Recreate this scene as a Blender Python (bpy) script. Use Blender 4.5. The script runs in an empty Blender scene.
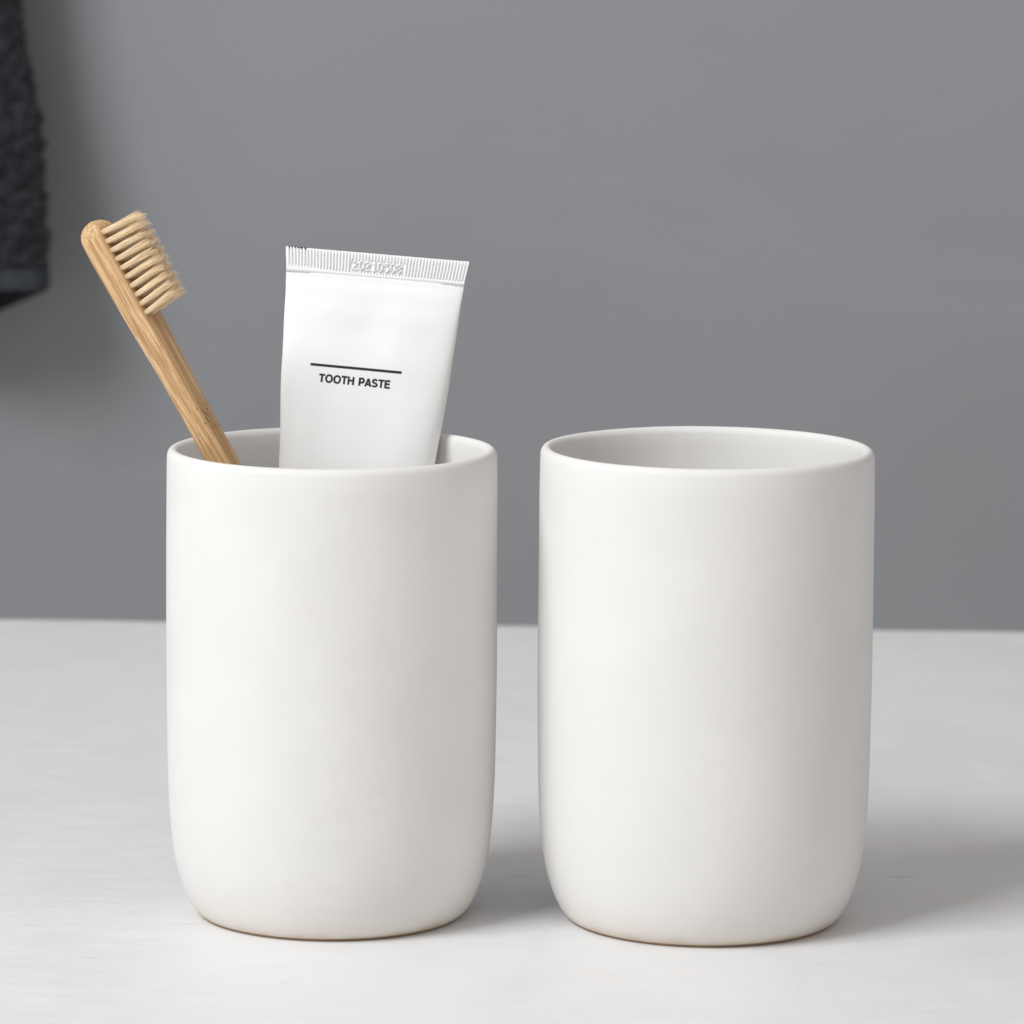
import bpy, bmesh, math, random
from mathutils import Vector, Matrix, noise
random.seed(7)
S = bpy.context.scene
C = S.collection
mm = 0.001

# ------------------------------------------------------------------ camera
CAM = Vector((0.0, -1.117, 0.2595)); PITCH = math.radians(8.43); FPX = 4900.0
FWD = Vector((0, math.cos(PITCH), -math.sin(PITCH))); UPV = Vector((0, math.sin(PITCH), math.cos(PITCH))); RT = Vector((1, 0, 0))
ROLL = math.radians(.42); CR_, CU_ = RT*math.cos(ROLL)+UPV*math.sin(ROLL), UPV*math.cos(ROLL)-RT*math.sin(ROLL)
def at(px, py, Y):
    """world point on the plane y=Y that the photo shows at pixel (px,py)"""
    d = FWD + CR_*((px-512)/FPX) + CU_*((512-py)/FPX)
    return CAM + d*((Y-CAM.y)/d.y)
cd = bpy.data.cameras.new('camera'); cam = bpy.data.objects.new('camera', cd); C.objects.link(cam)
cam.matrix_world = Matrix(((CR_.x, CU_.x, -FWD.x, CAM.x), (CR_.y, CU_.y, -FWD.y, CAM.y), (CR_.z, CU_.z, -FWD.z, CAM.z), (0, 0, 0, 1)))
cd.sensor_width = 36; cd.lens = FPX/1024*36; cd.clip_start = 0.05; cd.clip_end = 50
cd.dof.use_dof = True; cd.dof.focus_distance = 1.12; cd.dof.aperture_fstop = 27; cd.dof.aperture_blades = 0
S.camera = cam

# ------------------------------------------------------------------ helpers
def tag(o, label=None, cat=None, group=None, kind=None):
    if label: o['label'] = label
    if cat: o['category'] = cat
    if group: o['group'] = group
    if kind: o['kind'] = kind
    return o
def empty(name, mat):
    o = bpy.data.objects.new(name, None); C.objects.link(o); o.empty_display_size = .01
    o.matrix_world = mat; return o
def mesh_obj(name, verts, faces, mat, parent=None, smooth=True):
    me = bpy.data.meshes.new(name); me.from_pydata([tuple(v) for v in verts], [], faces); me.validate()
    me.materials.append(mat)
    if smooth:
        me.polygons.foreach_set('use_smooth', [True]*len(me.polygons))
    me.update()
    o = bpy.data.objects.new(name, me); C.objects.link(o)
    if parent: o.parent = parent
    return o
def fix_normals(o):
    bm = bmesh.new(); bm.from_mesh(o.data); bmesh.ops.recalc_face_normals(bm, faces=bm.faces); bm.to_mesh(o.data); bm.free()
def rings(rs, cap0=True, cap1=True):
    n = len(rs[0]); V = [p for r in rs for p in r]; F = []
    for i in range(len(rs)-1):
        for j in range(n):
            k = (j+1) % n
            F.append((i*n+j, i*n+k, (i+1)*n+k, (i+1)*n+j))
    if cap0: F.append(tuple(range(n))[::-1])
    if cap1: F.append(tuple((len(rs)-1)*n+j for j in range(n)))
    return V, F
def interp(x, pts):
    if x <= pts[0][0]: return pts[0][1]
    for (a, b), (c, d) in zip(pts, pts[1:]):
        if x <= c:
            t = (x-a)/(c-a); t = t*t*(3-2*t)*.5 + t*.5
            return b+(d-b)*t
    return pts[-1][1]

class N:
    """tiny node-tree writer"""
    def __init__(s, name):
        s.m = bpy.data.materials.new(name); s.m.use_nodes = True; s.t = s.m.node_tree
        s.b = s.t.nodes['Principled BSDF']; s.o = s.t.nodes['Material Output']
    def n(s, typ, props=None, **ins):
        x = s.t.nodes.new(typ)
        for k, v in (props or {}).items(): setattr(x, k, v)
        for k, v in ins.items():
            k = k.replace('_', ' ')
            i = int(k[1:]) if k[0] == 'i' and k[1:].isdigit() else k
            s.put(x.inputs[i], v)
        return x
    def put(s, sock, v):
        if isinstance(v, bpy.types.NodeSocket): s.t.links.new(v, sock)
        elif isinstance(v, bpy.types.Node): s.t.links.new(v.outputs[0], sock)
        else: sock.default_value = v
    def set(s, **k):
        for a, v in k.items(): s.put(s.b.inputs[a.replace('_', ' ')], v)
    def math(s, op, a, b=0.0, c=0.0, clamp=False):
        return s.n('ShaderNodeMath', {'operation': op, 'use_clamp': clamp}, i0=a, i1=b, i2=c).outputs[0]
    def mix(s, f, a, b, bt='MIX'):
        x = s.t.nodes.new('ShaderNodeMix'); x.data_type = 'RGBA'; x.blend_type = bt
        s.put(x.inputs[0], f); s.put(x.inputs[6], a); s.put(x.inputs[7], b); return x.outputs[2]
    def coord(s, scale=(1, 1, 1), loc=(0, 0, 0), kind='Object'):
        tc = s.t.nodes.new('ShaderNodeTexCoord'); mp = s.t.nodes.new('ShaderNodeMapping')
        s.t.links.new(tc.outputs[kind], mp.inputs[0]); mp.inputs['Scale'].default_value = scale; mp.inputs['Location'].default_value = loc
        return mp.outputs[0]
    def noise(s, vec, scale, detail=4, rough=.5, dist=0):
        return s.n('ShaderNodeTexNoise', Vector=vec, Scale=scale, Detail=detail, Roughness=rough, Distortion=dist).outputs[0]
    def range(s, v, a, b, c=0.0, d=1.0):
        return s.n('ShaderNodeMapRange', {'interpolation_type': 'SMOOTHSTEP'}, Value=v, i1=a, i2=b, i3=c, i4=d).outputs[0]
    def bump(s, h, strength, dist):
        x = s.n('ShaderNodeBump', Height=h, Strength=strength, Distance=dist); s.put(s.b.inputs['Normal'], x.outputs[0]); return x

# ------------------------------------------------------------------ materials
def mat_ceramic():
    w = N('matt_white_glaze'); v = w.coord()
    big = w.noise(v, 38, 3, .5); fine = w.noise(v, 900, 3, .6); mid = w.noise(v, 150, 3, .5)
    col = w.mix(w.range(big, .3, .7), (.757, .744, .727, 1), (.787, .773, .756, 1))
    sep = w.n('ShaderNodeSeparateXYZ', Vector=v).outputs[2]
    low = w.math('ADD', sep, w.math('MULTIPLY', w.math('SUBTRACT', mid, .5), .004))
    smu = w.noise(w.coord((1, 1, 1.4), (.03, .05, .01)), 26, 5, .62, .8)
    col = w.mix(w.range(smu, .60, .72, 0, .28), col, (.70, .672, .645, 1))       # faint handling smudges
    col = w.mix(w.range(low, .011, .001, 0, .42), col, (.79, .715, .62, 1))      # thinner, warmer glaze low on the wall
    col = w.mix(w.range(low, .0024, .0002), col, (.70, .61, .50, 1))          # glaze thins out to a tan line at the foot
    # sparse pinholes in the glaze
    vo = w.n('ShaderNodeTexVoronoi', {'feature': 'F1'}, Vector=v, Scale=95.0, Randomness=1.0)
    sel = w.n('ShaderNodeSeparateColor', Color=vo.outputs['Color']).outputs[0]
    pin = w.math('MULTIPLY', w.math('GREATER_THAN', sel, .94), w.range(vo.outputs['Distance'], .045, .022))
    col = w.mix(w.math('MULTIPLY', pin, .55), col, (.33, .26, .2, 1))
    w.set(Base_Color=col, Roughness=w.range(fine, .2, .8, .52, .62)); w.b.inputs['IOR'].default_value = 1.42
    w.b.inputs['Specular IOR Level'].default_value = .16
    h = w.math('ADD', w.math('MULTIPLY', fine, .12), w.math('MULTIPLY', mid, .7)); h = w.math('SUBTRACT', h, w.math('MULTIPLY', pin, .6))
    w.bump(h, .35, .0004); return w.m
def mat_foot():
    w = N('unglazed_clay'); v = w.coord()
    w.set(Base_Color=w.mix(w.noise(v, 500, 3), (.46, .32, .21, 1), (.30, .19, .12, 1)), Roughness=.8); return w.m
def mat_wall():
    w = N('grey_wall_paint'); v = w.coord()
    a = w.noise(w.coord((1, 1, 1.6)), 2.2, 4, .55); f = w.noise(v, 260, 3, .6); m = w.noise(v, 22, 4, .5)
    col = w.mix(w.range(a, .3, .7), (.246, .254, .271, 1), (.276, .283, .299, 1))
    sc = w.noise(w.coord((1, 1, 2.6), (4, 1, 2)), 7, 6, .65, 1.2)
    col = w.mix(w.range(sc, .52, .70, 0, .5), col, (.292, .298, .313, 1))
    col = w.mix(w.range(m, .45, .75, 0, .35), col, (.266, .27, .283, 1))
    w.set(Base_Color=col, Roughness=.75, Specular_IOR_Level=.2); w.bump(w.math('ADD', f, w.math('MULTIPLY', m, 2)), .12, .0012); return w.m
def mat_table():
    w = N('brushed_white_paint')
    s1 = w.noise(w.coord((3, 8, 1)), 7, 7, .66, .9)       # long brush strokes
    s2 = w.noise(w.coord((14, 70, 1), (3.1, 0, 0)), 4, 4, .6)
    blot = w.noise(w.coord((1, .5, 1)), 24, 5, .6, .5); fine = w.noise(w.coord(), 700, 3, .6)
    stain = w.noise(w.coord((2, 4, 1), (8.2, 3.3, 0)), 8, 4, .6)
    col = w.mix(w.range(s1, .3, .72), (.765, .762, .768, 1), (.795, .791, .793, 1))
    col = w.mix(w.range(blot, .40, .70, 0, .6), col, (.715, .716, .735, 1))
    col = w.mix(w.range(stain, .58, .72, 0, .38), col, (.80, .72, .67, 1))     # faint warm wood showing through
    # tiny chips and specks
    vo = w.n('ShaderNodeTexVoronoi', {'feature': 'F1'}, Vector=w.coord((1, 2.2, 1)), Scale=42.0, Randomness=1.0)
    sel = w.n('ShaderNodeSeparateColor', Color=vo.outputs['Color']).outputs[0]
    chip = w.math('MULTIPLY', w.math('GREATER_THAN', sel, .8), w.range(vo.outputs['Distance'], .06, .02))
    col = w.mix(w.math('MULTIPLY', chip, .5), col, (.56, .54, .52, 1))
    # lengthwise nicks where a brush hair dragged
    vn = w.n('ShaderNodeTexVoronoi', {'feature': 'F1'}, Vector=w.coord((7, 75, 1), (.35, .4, 0)), Scale=2.6, Randomness=1.0)
    s3 = w.n('ShaderNodeSeparateColor', Color=vn.outputs['Color']).outputs[1]
    nick = w.math('MULTIPLY', w.math('GREATER_THAN', s3, .93), w.range(vn.outputs['Distance'], .16, .04))
    col = w.mix(w.math('MULTIPLY', nick, .28), col, (.45, .44, .43, 1))
    for (px, py, L_, k) in ((900, 877, .0042, .35), (522, 876, .0032, .3), (812, 868, .0022, .2), (515, 797, .0012, .3), (90, 958, .0016, .2)):
        P = at(px, py, 0); d = P-CAM; P = CAM+d*(-CAM.z/d.z)
        mp = w.coord((1/L_, 1/.0011, 0), (-P.x/L_, -P.y/.0011, 0))
        wob = w.n('ShaderNodeVectorMath', {'operation': 'LENGTH'}, i0=mp).outputs['Value']
        wob = w.math('ADD', wob, w.math('MULTIPLY', w.math('SUBTRACT', w.noise(w.coord(), 1800, 3, .6), .5), 1.4))
        col = w.mix(w.math('MULTIPLY', w.range(wob, 1.0, .3), k), col, (.33, .31, .29, 1))
    w.set(Base_Color=col, Roughness=w.range(s2, .3, .7, .42, .6), Specular_IOR_Level=.32)
    h = w.math('ADD', w.math('MULTIPLY', s1, .18), w.math('MULTIPLY', s2, .16)); h = w.math('ADD', h, w.math('MULTIPLY', blot, .5)); h = w.math('ADD', h, w.math('MULTIPLY', fine, .08))
    h = w.math('SUBTRACT', h, w.math('MULTIPLY', w.math('ADD', chip, nick), .35))
    w.bump(h, .5, .0006); return w.m
def mat_bamboo():
    w = N('bamboo_wood')      # object z runs along the handle
    g = w.noise(w.coord((1, 1, .02)), 2300, 5, .65, .6); g2 = w.noise(w.coord((1, 1, .02), (.01, 0, 0)), 520, 3, .5, .2)
    pores = w.noise(w.coord((1, 1, .14), (.02, .03, 0)), 3000, 2, .5)
    col = w.mix(w.range(g, .38, .60), (.47, .27, .12, 1), (.74, .51, .285, 1))
    col = w.mix(w.range(g2, .5, .68, 0, .6), col, (.42, .22, .09, 1))
    col = w.mix(w.range(pores, .60, .70, 0, .45), col, (.36, .19, .075, 1))
    # a darker joint of the cane with burnt pores, on the face below the neck
    z = w.n('ShaderNodeSeparateXYZ', Vector=w.coord()).outputs[2]
    zz = w.math('ABSOLUTE', w.math('SUBTRACT', z, NODE_Z))
    vo = w.n('ShaderNodeTexVoronoi', {'feature': 'F1'}, Vector=w.coord((1, 1, .7), (.002, .001, 0)), Scale=1350.0)
    sel = w.n('ShaderNodeSeparateColor', Color=vo.outputs['Color']).outputs[0]
    spot = w.math('MULTIPLY', w.math('GREATER_THAN', sel, .62), w.range(vo.outputs['Distance'], .5, .2))
    y = w.n('ShaderNodeSeparateXYZ', Vector=w.coord()).outputs[0]
    face = w.math('GREATER_THAN', y, -.0007)
    spot = w.math('MULTIPLY', w.math('MULTIPLY', spot, face), w.range(zz, .0055, .002))
    col = w.mix(w.math('MULTIPLY', w.math('MULTIPLY', face, w.range(zz, .0075, .001)), .35), col, (.42, .25, .12, 1))
    col = w.mix(w.math('MULTIPLY', spot, .7), col, (.07, .035, .015, 1))
    w.set(Base_Color=col, Roughness=.5, Specular_IOR_Level=.3); w.bump(w.math('ADD', g, pores), .3, .00012); return w.m
def mat_bristle():
    w = N('cream_bristle'); r = w.t.nodes.new('ShaderNodeNewGeometry').outputs['Random Per Island']
    w.set(Base_Color=w.mix(r, (.97, .69, .39, 1), (.99, .87, .65, 1)), Roughness=.38)
    w.b.inputs['Transmission Weight'].default_value = .0; w.b.inputs['Subsurface Radius'].default_value = (.0012, .0008, .0005); w.b.inputs['Subsurface Scale'].default_value = 1.0
    return w.m
def mat_tube():
    w = N('glossy_white_plastic'); v = w.coord()
    w.set(Base_Color=(.91, .91, .91, 1), Roughness=.32, Specular_IOR_Level=.35)
    w.b.inputs['Coat Weight'].default_value = .0; w.b.inputs['Coat Roughness'].default_value = .15
    w.bump(w.math('ADD', w.noise(v, 60, 3, .5), w.math('MULTIPLY', w.noise(v, 500, 3), .05)), .14, .0012); return w.m
def plain(name, col, rough=.5, spec=.5):
    w = N(name); v = w.coord(); n = w.noise(v, 400, 2)
    w.set(Base_Color=w.mix(n, tuple(c*.92 for c in col)+(1,), tuple(min(1, c*1.06) for c in col)+(1,)), Roughness=rough, Specular_IOR_Level=spec); return w.m
def mat_towel():
    w = N('charcoal_terry'); v = w.coord()
    a = w.noise(v, 330, 4, .65); b = w.noise(v, 60, 3, .5)
    col = w.mix(w.range(a, .35, .7), (.009, .010, .013, 1), (.038, .041, .048, 1)); col = w.mix(w.range(b, .4, .7, 0, .4), col, (.035, .038, .043, 1))
    w.set(Base_Color=col, Roughness=.95, Specular_IOR_Level=.1); w.b.inputs['Sheen Weight'].default_value = .15
    w.bump(a, 1, .003); return w.m
def mat_band():
    w = N('woven_towel_band'); v = w.coord((1, 1, 1)); a = w.noise(w.coord((1, 1, 6)), 300, 3)
    w.set(Base_Color=w.mix(a, (.024, .028, .035, 1), (.046, .051, .062, 1)), Roughness=.75, Specular_IOR_Level=.25); w.bump(a, .5, .0008); return w.m

# ------------------------------------------------------------------ setting
ROT = math.radians(1.7)
WALL_D = 0.60
def setting():
    # table top: one slab, its back edge slightly wavy and softly worn
    ye = at(512, 625, 0.4)   # ray; solve for the z=0 hit
    d = (ye-CAM); t = -CAM.z/d.z; E = CAM+d*t
    R = Matrix.Rotation(-ROT, 3, 'Z')
    nx = 160; prof = []
    r = .0022
    for k in range(7):
        a = math.pi/2*k/6; prof.append((-r+r*math.sin(a), -r+r*math.cos(a)))   # (back, up)
    prof += [(0, -.03)]
    ys = [-1.55, -1.0, -.6, -.4, -.2]
    V = []; F = []
    cols = [(y, 0) for y in ys]+prof+[(-1.55, -.03)]
    for i in range(nx+1):
        x = -1.0+2.0*i/nx
        wv = .0016*noise.noise(Vector((x*7, 0, 3)))+.0007*noise.noise(Vector((x*31, 5, 3)))
        wz = .00035*noise.noise(Vector((x*18, 9, 3)))
        for (b, u) in cols:
            e = 1 if b > -.1 else 0
            V.append(Vector((x, b+wv*e, u+wz*e))*1.0)
    m = len(cols)
    for i in range(nx):
        for j in range(m):
            k = (j+1) % m
            F.append((i*m+j, i*m+k, (i+1)*m+k, (i+1)*m+j))
    F.append(tuple(range(m))); F.append(tuple(nx*m+j for j in range(m))[::-1])
    V = [R @ v + Vector((E.x, E.y, 0)) for v in V]
    o = mesh_obj('table', V, F, mat_table(), smooth=False); fix_normals(o)
    tag(o, 'white painted table top with faint brush strokes under both cups', 'table')
    # wall: a thick slab parallel to the table's back edge
    y0 = WALL_D; V = []; F = []
    for x in (-1.6, 1.6):
        for (y, z) in ((y0, -.9), (y0+.12, -.9), (y0+.12, 1.6), (y0, 1.6)):
            V.append(R @ Vector((x, y, z)))
    F = [(0, 3, 2, 1), (4, 5, 6, 7), (0, 1, 5, 4), (1, 2, 6, 5), (2, 3, 7, 6), (3, 0, 4, 7)]
    o = mesh_obj('wall', V, F, mat_wall(), smooth=False); fix_normals(o); tag(o, kind='structure')
setting()

# ------------------------------------------------------------------ cups
CUP_H = 107.2
M_CER = mat_ceramic(); M_FOOT = mat_foot()
def make_cup(x, y, scale, label, seed):
    root = empty('ceramic_cup', Matrix.Translation((x, y, 0)) @ Matrix.Rotation(seed*1.7, 4, 'Z') @ Matrix.Scale(scale, 4))
    tag(root, label, 'cup')
    out = [(27.5, .45), (29.5, .45), (30.2, .7), (31.0, 1.4), (32.3, 3.2), (33.6, 6.0), (34.8, 9.6), (35.75, 13.8), (36.4, 18.8), (36.85, 24), (37.15, 31), (37.35, 42), (37.5, 56), (37.5, 70), (37.45, 84), (37.4, 95), (37.35, 101)]
    zr = CUP_H
    lip = []
    ro, ri, hh = 37.3, 34.5, 2.3
    for k in range(1, 12):
        a = math.pi*k/12; lip.append(((ro+ri)/2+(ro-ri)/2*math.cos(a), zr-hh+hh*math.sin(a)**.85))
    inn = [(34.5, zr-4), (34.5, 95), (34.5, 70), (34.5, 42), (34.1, 28), (33.2, 20), (31.6, 13.5), (29, 9), (25, 6.6), (18, 5.6), (8, 5.4), (.4, 5.4)]
    def densify(p):
        q = []
        for (a, b), (c, d) in zip(p, p[1:]):
            n = max(1, int(math.hypot(c-a, d-b)/2.5))
            for k in range(n): q.append((a+(c-a)*k/n, b+(d-b)*k/n))
        return q+[p[-1]]
    def spline(p):
        q = []
        for i in range(len(p)-1):
            p0, p1, p2, p3 = (p[max(0, i-1)], p[i], p[i+1], p[min(len(p)-1, i+2)])
            d0, d1, d2 = [max(1e-6, math.dist(a, b))**.5 for a, b in ((p0, p1), (p1, p2), (p2, p3))]
            n = max(2, int(math.dist(p1, p2)/1.6))
            def m(a, b, c, da, db): return [((b[k]-a[k])/da-(c[k]-a[k])/(da+db)+(c[k]-b[k])/db)*d1 if da > .01 else (c[k]-b[k]) for k in (0, 1)]
            m1 = m(p0, p1, p2, d0, d1); m2 = [((p2[k]-p1[k])/d1-(p3[k]-p1[k])/(d1+d2)+(p3[k]-p2[k])/d2)*d1 if d2 > .01 else (p2[k]-p1[k]) for k in (0, 1)]
            for j in range(n):
                t = j/n; h = (2*t**3-3*t*t+1, t**3-2*t*t+t, -2*t**3+3*t*t, t**3-t*t)
                q.append(tuple(h[0]*p1[k]+h[1]*m1[k]+h[2]*p2[k]+h[3]*m2[k] for k in (0, 1)))
        return q+[p[-1]]
    P = [out[0]]+spline(out[1:])+lip+densify(inn)
    bot = [(.4, 1.8), (26.8, 1.8)]
    P = bot+P
    n = 192; rs = []
    for (r, z) in P:
        ring = []
        for j in range(n):
            a = 2*math.pi*j/n
            d = .10*noise.noise(Vector((math.cos(a)*.9+seed*9, math.sin(a)*.9, z*.02)))+.05*noise.noise(Vector((math.cos(a)*3+seed*5, math.sin(a)*3, z*.06)))
            k = min(1, r/20)
            dz = .14*noise.noise(Vector((math.cos(a)+seed*3, math.sin(a), 7)))*(z/CUP_H)
            ring.append(((r+d*k)*math.cos(a)*mm, (r+d*k)*math.sin(a)*mm, (z+dz)*mm))
        rs.append(ring)
    V, F = rings(rs); o = mesh_obj('body', V, F, M_CER, root); fix_normals(o)
    P = [(27.3, 1.6), (27.5, .15), (28.0, 0), (29.3, 0), (29.6, .12), (29.7, .47), (29.3, 1.6)]
    V, F = rings([[(r*mm*math.cos(2*math.pi*j/128), r*mm*math.sin(2*math.pi*j/128), z*mm) for j in range(128)] for r, z in P+[P[0]]], False, False)
    o = mesh_obj('foot_ring', V, F, M_FOOT, root); fix_normals(o)
    return root
CX1 = at(331.8, 700, -.0022).x; CX2 = at(704.2, 700, -.0052).x
make_cup(CX1, -.0022, 1.0165, 'white matt ceramic cup holding the wooden toothbrush and the toothpaste tube', 1.0)
make_cup(CX2, -.0052, 1.027, 'empty white matt ceramic cup standing alone with nothing in it', 2.3)

# ------------------------------------------------------------------ toothbrush
def frame(o, x, y, z):
    return Matrix(((x.x, y.x, z.x, o.x), (x.y, y.y, z.y, o.y), (x.z, y.z, z.z, o.z), (0, 0, 0, 1)))
T0 = at(95.5, 219, -.010); T1 = at(228.5, 462, -.0135)     # the ridge between side face and bristle face
ax = (T0-T1).normalized()                                  # towards the head
pr = (RT - ax*RT.dot(ax)).normalized()                     # right, across the handle
q = pr.cross(ax).normalized()
if q.y > 0: q = -q                                         # towards the viewer
TH = math.radians(27)
bn = (pr*math.cos(TH)+q*math.sin(TH)).normalized()         # bristle direction
bw = (q*math.cos(TH)-pr*math.sin(TH)).normalized()         # visible side
BL = 165.0                                                 # brush length
WN = 4.8
root = empty('toothbrush', frame(T0-bw*(WN/2*mm), bn, bw, ax))   # origin at head tip, z to the tip, x bristles, y side
NODE_Z = -.0515
tag(root, 'bamboo toothbrush with cream bristles leaning out of the left cup', 'toothbrush')
M_BAM = mat_bamboo()
def make_handle():
    rs = []
    ss = [0, .15, .5, 1, 1.7, 2.6, 3.6, 4.8, 6.2, 8]+[8+k*1.5 for k in range(1, 104)]
    ss = [s for s in ss if s < BL-2]+[BL-2, BL-1, BL-.3, BL]
    for s in ss:
        W = interp(s, [(0, 8.0), (20, 7.9), (30, 7.0), (40, 6.0), (50, 5.3), (65, WN), (110, 6.5), (BL, 8)])
        t = interp(s, [(0, 5.7), (8, 5.9), (24, 5.6), (40, 5.35), (60, 5.6), (BL, 6)])
        e0 = max(0, 1-s/4.6); e1 = max(0, 1-(BL-s)/4)
        k = math.sqrt(max(0, 1-e0*e0)) if e0 > 0 else 1
        k *= math.sqrt(max(0, 1-e1*e1)) if e1 > 0 else 1
        k = max(k, .06)
        W2 = W*k; kt = .42+.58*k if e0 > 0 else k*.5+.5; kt = max(kt, .1)
        e2 = max(0, 1-s/3.2); kt = math.sqrt(max(.004, 1-e2*e2)) if e2 > 0 else kt if e1 > 0 else 1
        t2 = t*kt; xo = -(t-t2)*.55                                   # bristle face at x=0
        r = min(.75, W2*.45, t2*.45)
        pts = []
        for (cx, cy, a0) in ((-r, W2/2-r, 0), (-t2+r, W2/2-r, 90), (-t2+r, -W2/2+r, 180), (-r, -W2/2+r, 270)):
            for m_ in range(6):
                a = math.radians(a0+90*m_/5)
                pts.append(((cx+r*math.cos(a)+xo), cy+r*math.sin(a)))
        rs.append([(p[0]*mm, p[1]*mm, -s*mm) for p in pts])
    V, F = rings(rs); o = mesh_obj('handle', V, F, M_BAM, root); fix_normals(o)
    # shading: keep the long edges readable
    return o
make_handle()
M_BR = mat_bristle()
def make_tuft(s, y, L, tilt):
    V = []; F = []; R = .58; nf = 84
    for f in range(nf):
        a = f*2.39996; rr = R*math.sqrt((f+.5)/nf)
        bx, by = math.cos(a)*rr, math.sin(a)*rr
        sp = random.gauss(0, 1); sp2 = random.gauss(0, 1)
        l = L*(1+random.gauss(0, .025)) - (rr/R)*.25 - (random.random()**2)*2.2 - .35*row
        fil = []
        for k, u in enumerate((0, .3, .55, .75, .9, 1.0)):
            w = .05*(1 if u < .7 else 1-(u-.7)/.3*.72)
            spread = 1+.38*u-.1*u*u; jit = (u**2.6)*.27
            cz = bx*spread+sp*jit+tilt*u*l; cy = by*spread+sp2*jit
            fil.append([((u*l-.6)*mm, (y+cy+w*math.cos(b))*mm, (-s+cz+w*math.sin(b))*mm) for b in (0, math.pi/2, math.pi, 1.5*math.pi)])
        v, fc = rings(fil); o0 = len(V); V += v; F += [tuple(i+o0 for i in t) for t in fc]
    return mesh_obj('bristle_tuft', V, F, M_BR, root)
for row, y in enumerate((2.75, .9, -.95, -2.75)):
    n = 10
    for k in range(n):
        s = 3.4+k*2.30+(.0 if row % 2 == 0 else .6)
        if row in (0, 3) and k == 0: yy = y*.9
        else: yy = y
        make_tuft(s, yy, 11.0-.06*k+random.gauss(0, .15), -.05+.02*k)

# ------------------------------------------------------------------ toothpaste tube
A = at(377.7, 254, .0265); B = at(356.9, 462, .0205)
tz = (A-B).normalized(); tx = (RT-tz*RT.dot(tz)).normalized(); ty = tz.cross(tx).normalized()   # ty points back
if ty.y < 0: ty = -ty
troot = empty('toothpaste_tube', frame(A, tx, ty, tz))
tag(troot, 'white squeezable toothpaste tube with ribbed crimped end, standing in the left cup', 'tube')
M_TUBE = mat_tube()
SH = .016                                  # the crimp sits slightly skew on the tube
CR = 5.6                                   # height of the crimped band
def hw(s):                                 # half width at s mm below the top
    return interp(s, [(0, 21.55), (CR, 20.9), (12, 20.5), (28, 19.8), (50, 18.2), (75, 15.8), (105, 14.2), (118, 14.0)])
def hd(s):                                 # half depth
    return interp(s, [(CR, .42), (CR+1.1, .5), (CR+3, 1.15), (16, 2.5), (28, 4.1), (50, 7.6), (75, 11.4), (105, 13.6), (118, 14)])
def body_y(x, s):
    a = hw(s); u = min(.9999, abs(x)/a); p = 2.7
    y = hd(s)*(1-u**p)**(1/p)
    # shallow pinches of a squeezed tube
    y -= .55*math.exp(-((x-2)/6)**2-((s-16)/9)**2)*min(1, (s-CR)/6)
    y -= .55*math.exp(-((x+17.2)/1.6)**2)*max(0, min(1, (s-30)/20))
    y += (.34*noise.noise(Vector((x*.1, s*.055, 4)))+.05*noise.noise(Vector((x*.28+s*.1, s*.2, 9))))*min(1, max(0, (s-CR)/7))
    return max(.25*min(1, (1-u)*30), y)
def make_tube_body():
    rs = []
    ss = [CR-.1, CR+.5, CR+1.2]+[CR+2+k*1.5 for k in range(74)]
    for s in ss:
        a = hw(s); ring = []; n = 96
        for j in range(n):
            th = 2*math.pi*j/n
            x = a*math.copysign(abs(math.cos(th))**.8, math.cos(th))
            y = body_y(x, s) if abs(math.sin(th)) > 1e-3 else 0
            ring.append((x*mm, (-y if math.sin(th) > 0 else y)*mm, (-s+x*SH)*mm))
        rs.append(ring)
    se = ss[-1]
    for (dr, dz) in ((.985, .8), (.9, 2.0), (.62, 4.6), (.45, 6.0)):
        rs.append([(14.0*dr*math.cos(2*math.pi*j/96)*mm, -14.0*dr*math.sin(2*math.pi*j/96)*mm, -(se+dz)*mm) for j in range(96)])
    V, F = rings(rs); o = mesh_obj('tube_body', V, F, M_TUBE, troot); fix_normals(o)
    return se+6.0
tail = make_tube_body()
# crimped band: fine vertical ribs, with the date code pressed flat into the middle
SEG = {'0': 'abcdef', '1': 'bc', '2': 'abged', '5': 'afgcd', '8': 'abcdefg', '4': 'fgbc', '9': 'abcdfg'}
DIG = {
 '0': ["0110", "1001", "1001", "1001", "1001", "1001", "0110"],
 '1': ["0010", "0110", "0010", "0010", "0010", "0010", "0111"],
 '2': ["0110", "1001", "0001", "0010", "0100", "1000", "1111"],
 '5': ["1111", "1000", "1110", "0001", "0001", "1001", "0110"],
 '8': ["0110", "1001", "1001", "0110", "1001", "1001", "0110"]}
CODE = '20210508'
def code_h(x, s):
    # x,s in mm inside the code block -> 0..1 raised ink-less relief
    x0, x1, s0, s1 = -5.6, 6.2, 1.9, 4.2
    if not (x0 < x < x1 and s0 < s < s1): return 0.0
    w = (x1-x0)/len(CODE); i = int((x-x0)/w); fx = ((x-x0)-i*w)/w/.86
    if fx >= 1: return 0.0
    g = DIG[CODE[i]]; return 1.0 if g[min(6, int((s-s0)/(s1-s0)*7))][min(3, int(fx*4))] == '1' else 0.0
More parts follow.
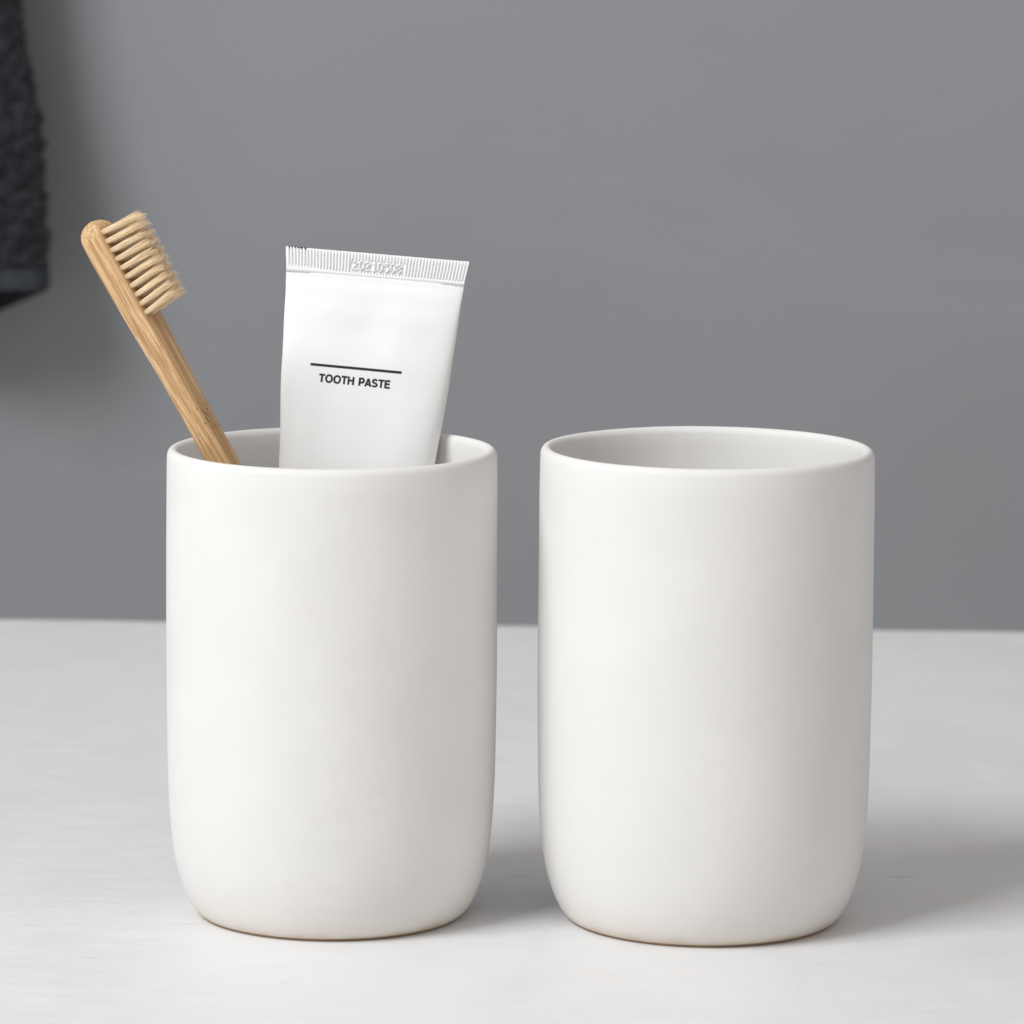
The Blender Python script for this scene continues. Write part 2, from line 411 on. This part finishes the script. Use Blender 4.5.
def make_crimp():
    nx = 620; rows = [0, .12]+[.35+k*.17 for k in range(int((CR-.6-.35)/.17)+1)]+[CR-.35, CR-.05, CR+.25]
    pitch = 42.0/57
    V = []; F = []
    for side in (-1, 1):
        for s in rows:
            a = hw(s)
            for i in range(nx+1):
                x = -a+2*a*i/nx
                rib = max(-1, min(1, 1.5*math.sin(2*math.pi*(x/ a*21.0)/pitch)))
                lo = .55 if x < -9 else 0; smid = min(1, max(0, (s-.25)/.3))*min(1, max(0, (CR-.75-lo*max(0, min(1, (-9-x)/8))-s)/.35))
                h = .52+.23*rib*smid
                if -5.9 < x < 6.4 and 1.75 < s < 4.35: h = .46+.02*rib+.5*(code_h(x, s)-.25)
                if s > CR-.6: h = .74
                if s > CR-.1: h = .35
                if i in (0, nx): h *= .55
                if s == 0: h *= .6
                V.append((x*mm, side*h*mm, (-s+x*SH+.05*noise.noise(Vector((x*.5, 3, 1))))*mm))
    m = len(rows); w = nx+1
    for f in range(2):
        o = f*m*w
        for r in range(m-1):
            for i in range(nx):
                q_ = (o+r*w+i, o+r*w+i+1, o+(r+1)*w+i+1, o+(r+1)*w+i)
                F.append(q_ if f == 0 else q_[::-1])
    def bridge(idx):
        for a, b in zip(idx, idx[1:]): F.append((a, b, b+m*w, a+m*w))
    bridge([i for i in range(w)]); bridge([(m-1)*w+i for i in range(w)]); bridge([r*w for r in range(m)]); bridge([r*w+nx for r in range(m)])
    o = mesh_obj('crimped_end', V, F, M_TUBE, troot); fix_normals(o)
make_crimp()
M_INK = plain('black_ink', (.022, .022, .024), .32)
def press(pts2, faces, name, off=.045):
    """lay flat artwork (x, s in mm) on the curved front of the tube"""
    V = [(x*mm, (-body_y(x, s)-off)*mm, (-s+x*SH)*mm) for x, s in pts2]
    return mesh_obj(name, V, faces, M_INK, troot, smooth=False)
PXM = 4.41
def loc(px, py):
    """photo pixel -> (x, s) on the tube front"""
    P = at(px, py, .017); L = troot.matrix_world.inverted() @ P
    return L.x/mm, -L.z/mm+SH*L.x/mm
x0, s0 = loc(310.0, 364.0); x1, s1 = loc(401.5, 372.6)
V = []; F = []; n = 60; L = math.hypot(x1-x0, s1-s0); nxn, nsn = -(s1-s0)/L, (x1-x0)/L
for i in range(n+1):
    u = i/n
    for sd in (-1, 1): V.append((x0+(x1-x0)*u+nxn*sd*.3, s0+(s1-s0)*u+nsn*sd*.3))
F = [(2*i, 2*i+1, 2*i+3, 2*i+2) for i in range(n)]
press(V, F, 'printed_line')
def arc(cx, cy, rx, ry, a0, a1, n=18, p=1.0):
    q = []
    for k in range(n+1):
        a = math.radians(a0+(a1-a0)*k/n); c, s_ = math.cos(a), math.sin(a)
        q.append((cx+rx*math.copysign(abs(c)**p, c), cy+ry*math.copysign(abs(s_)**p, s_)))
    return q
SW = .235
GLYPH = {   # bold grotesque capitals, cap height 1: advance width, strokes
 'T': (.74, [[(.02, .905), (.72, .905)], [(.37, .83), (.37, 0)]]),
 'O': (.97, [arc(.485, .5, .345, .415, 0, 360, 28, .9)]),
 'H': (.86, [[(.14, 0), (.14, 1)], [(.70, 0), (.70, 1)], [(.2, .52), (.64, .52)]]),
 'P': (.76, [[(.14, 0), (.14, 1)], [(.2, .905), (.43, .905)]+arc(.43, .66, .20, .245, 90, -90, 12)+[(.2, .415)]]),
 'A': (.80, [[(.085, 0), (.40, .97)], [(.40, .97), (.715, 0)], [(.22, .27), (.58, .27)]]),
 'S': (.78, [arc(.385, .715, .245, .20, 15, 180, 12)+arc(.385, .715, .245, .19, 180, 262, 8)+arc(.385, .285, .265, .20, 80, 0, 8)+arc(.385, .285, .265, .20, 0, -165, 12)]),
 'E': (.74, [[(.14, 0), (.14, 1)], [(.2, .905), (.68, .905)], [(.2, .52), (.63, .52)], [(.2, .095), (.70, .095)]]),
 ' ': (.46, [])}
def make_text():
    tot = sum(GLYPH[c][0] for c in 'TOOTH PASTE')
    ox, osy = loc(318.0, 381.7); ex, es = loc(389.8, 388.8); tl = math.hypot(ex-ox, es-osy); ux, us = (ex-ox)/tl, (es-osy)/tl
    H = 8.5/PXM; X = 0; V = []; F = []; lay = 0
    for c in 'TOOTH PASTE':
        adv, strokes = GLYPH[c]
        for st in strokes:
            lay += 1
            pts = []
            for (a, b) in zip(st, st[1:]):
                n = max(1, int(math.hypot(b[0]-a[0], b[1]-a[1])/.2))
                pts += [(a[0]+(b[0]-a[0])*k/n, a[1]+(b[1]-a[1])*k/n) for k in range(n)]
            pts.append(st[-1]); closed = math.hypot(st[0][0]-st[-1][0], st[0][1]-st[-1][1]) < 1e-6
            b0 = len(V)
            for i, p in enumerate(pts):
                p0 = pts[i-1] if i else (pts[-2] if closed else p); p1 = pts[i+1] if i < len(pts)-1 else (pts[1] if closed else p)
                dx, dy = p1[0]-p0[0], p1[1]-p0[1]; l = math.hypot(dx, dy) or 1; dx /= l; dy /= l
                for sd in (-1, 1):
                    gx, gy = p[0]-dy*sd*SW/2, p[1]+dx*sd*SW/2
                    u = (X+gx)/tot*tl; h = gy*H
                    x, s_ = ox+ux*u+us*h, osy+us*u-ux*h
                    V.append((x*mm, (-body_y(x, s_)-.05-.004*(lay % 3))*mm, (-s_+x*SH)*mm))
            F += [(b0+2*i, b0+2*i+1, b0+2*i+3, b0+2*i+2) for i in range(len(pts)-1)]
        X += adv
    mesh_obj('lettering', V, F, M_INK, troot, smooth=False)
make_text()
# black registration ticks on the very top edge, left corner
for k, (xa, xb) in enumerate(((-20.9, -20.6), (-20.2, -19.95), (-19.5, -19.2), (-18.9, -18.5), (-18.25, -17.6), (-17.2, -16.7))):
    V = [(x*mm, y*mm, (z+x*SH)*mm) for x in (xa, xb) for (y, z) in ((-.55, -.42), (-.55, .12), (.3, .12), (.3, -.42))]
    mesh_obj('ink_tick', V, [(0, 1, 2, 3), (7, 6, 5, 4), (0, 4, 5, 1), (1, 5, 6, 2), (2, 6, 7, 3), (3, 7, 4, 0)], M_INK, troot, smooth=False)
# screw cap resting on the bottom of the cup
V, F = rings([[(r*math.cos(2*math.pi*j/60)*(1+.02*(j % 2))*mm, r*math.sin(2*math.pi*j/60)*(1+.02*(j % 2))*mm, -(tail+z)*mm) for j in range(60)] for r, z in ((8.6, -.6), (9, 0), (8.6, 9), (8, 9.8), (.5, 9.8))])
o = mesh_obj('cap', V, F, plain('white_cap_plastic', (.8, .8, .8), .35), troot); fix_normals(o)

# ------------------------------------------------------------------ towel
M_TOW = mat_towel(); M_BAND = mat_band()
TY = WALL_D-.022
def make_towel():
    e = at(50, 260, TY); top = at(22, 0, TY); z_hem = at(30, 284, TY).z
    root = empty('bath_towel', Matrix.Translation((e.x-.06, TY, z_hem)))
    tag(root, 'dark charcoal terry towel hanging against the grey wall at the left edge', 'towel')
    o0 = root.location
    ztop = .42
    xr = lambda z: interp(z-z_hem, [(0, e.x+.001), (.045, e.x-.001), (top.z-z_hem, top.x), (ztop, top.x-.03)])
    def panel(name, z0, z1, depth, yoff, mat, rough, dx=0.0, nu=150, step=.0011, slope=0.0):
        nz = max(4, int((z1-z0)/step)); V = []; ring = []
        for k in range(nz+1):
            z = z0+(z1-z0)*k/nz; r = []
            w = .13
            for j in range(nu*2):
                th = 2*math.pi*j/(nu*2)
                c, s_ = math.cos(th), math.sin(th)
                cx = math.copysign(abs(c)**.45, c); sy = math.copysign(abs(s_)**.6, s_)
                x = xr(z)+dx-w/2+w/2*cx
                fold = -.009*max(0, 1-(z-z_hem)/.13)**1.5+.0045*math.sin((x-xr(z))*95+z*6)+.002*math.sin(x*210+z*11)
                y = o0.y+yoff+sy*depth+fold
                p = Vector((x, y, z-min(.016, slope*max(0, xr(z)-x))*max(0, 1-k/45)))
                if rough:
                    d = noise.fractal(p*260, 1.0, 2.0, 3)*rough
                    nrm = Vector((cx, sy, 0)).normalized(); p = p+nrm*d+Vector((0, 0, d*.4))
                r.append(p-o0)
            ring.append(r)
        V, F = rings(ring); o = mesh_obj(name, V, F, mat, root); fix_normals(o)
    panel('front_fold', z_hem+.0075, ztop, .0095, -.006, M_TOW, .0022)
    panel('hem_band', z_hem, z_hem+.0080, .0088, -.006, M_BAND, .0005, step=.0008)
    panel('back_fold', z_hem-.0012, ztop, .005, .009, M_TOW, .0012, dx=-.002, slope=.42)
    return root, ztop
tw, ztop = make_towel()

# ------------------------------------------------------------------ light
w = bpy.data.worlds.new('World'); S.world = w; w.use_nodes = True
w.node_tree.nodes['Background'].inputs[0].default_value = (1, .955, .915, 1); w.node_tree.nodes['Background'].inputs[1].default_value = .50
def area(name, az, el, dist, size, power, col=(1, 1, 1), target=Vector((0, .05, .05))):
    l = bpy.data.lights.new(name, 'AREA'); l.shape = 'SQUARE'; l.size = size; l.energy = power; l.color = col
    o = bpy.data.objects.new(name, l); C.objects.link(o)
    a, e = math.radians(az), math.radians(el)
    d = Vector((-math.sin(a)*math.cos(e), -math.cos(a)*math.cos(e), math.sin(e)))
    o.location = target+d*dist; o.rotation_euler = (-d).to_track_quat('-Z', 'Y').to_euler(); return o
area('key_softbox', 48.5, 42.5, 2.1, .90, 36.6, (.96, .985, 1))

S.view_settings.view_transform = 'Standard'; S.view_settings.look = 'None'; S.view_settings.exposure = 0; S.view_settings.gamma = 1
S.render.engine = 'CYCLES'; S.cycles.use_denoising = True; S.cycles.max_bounces = 8
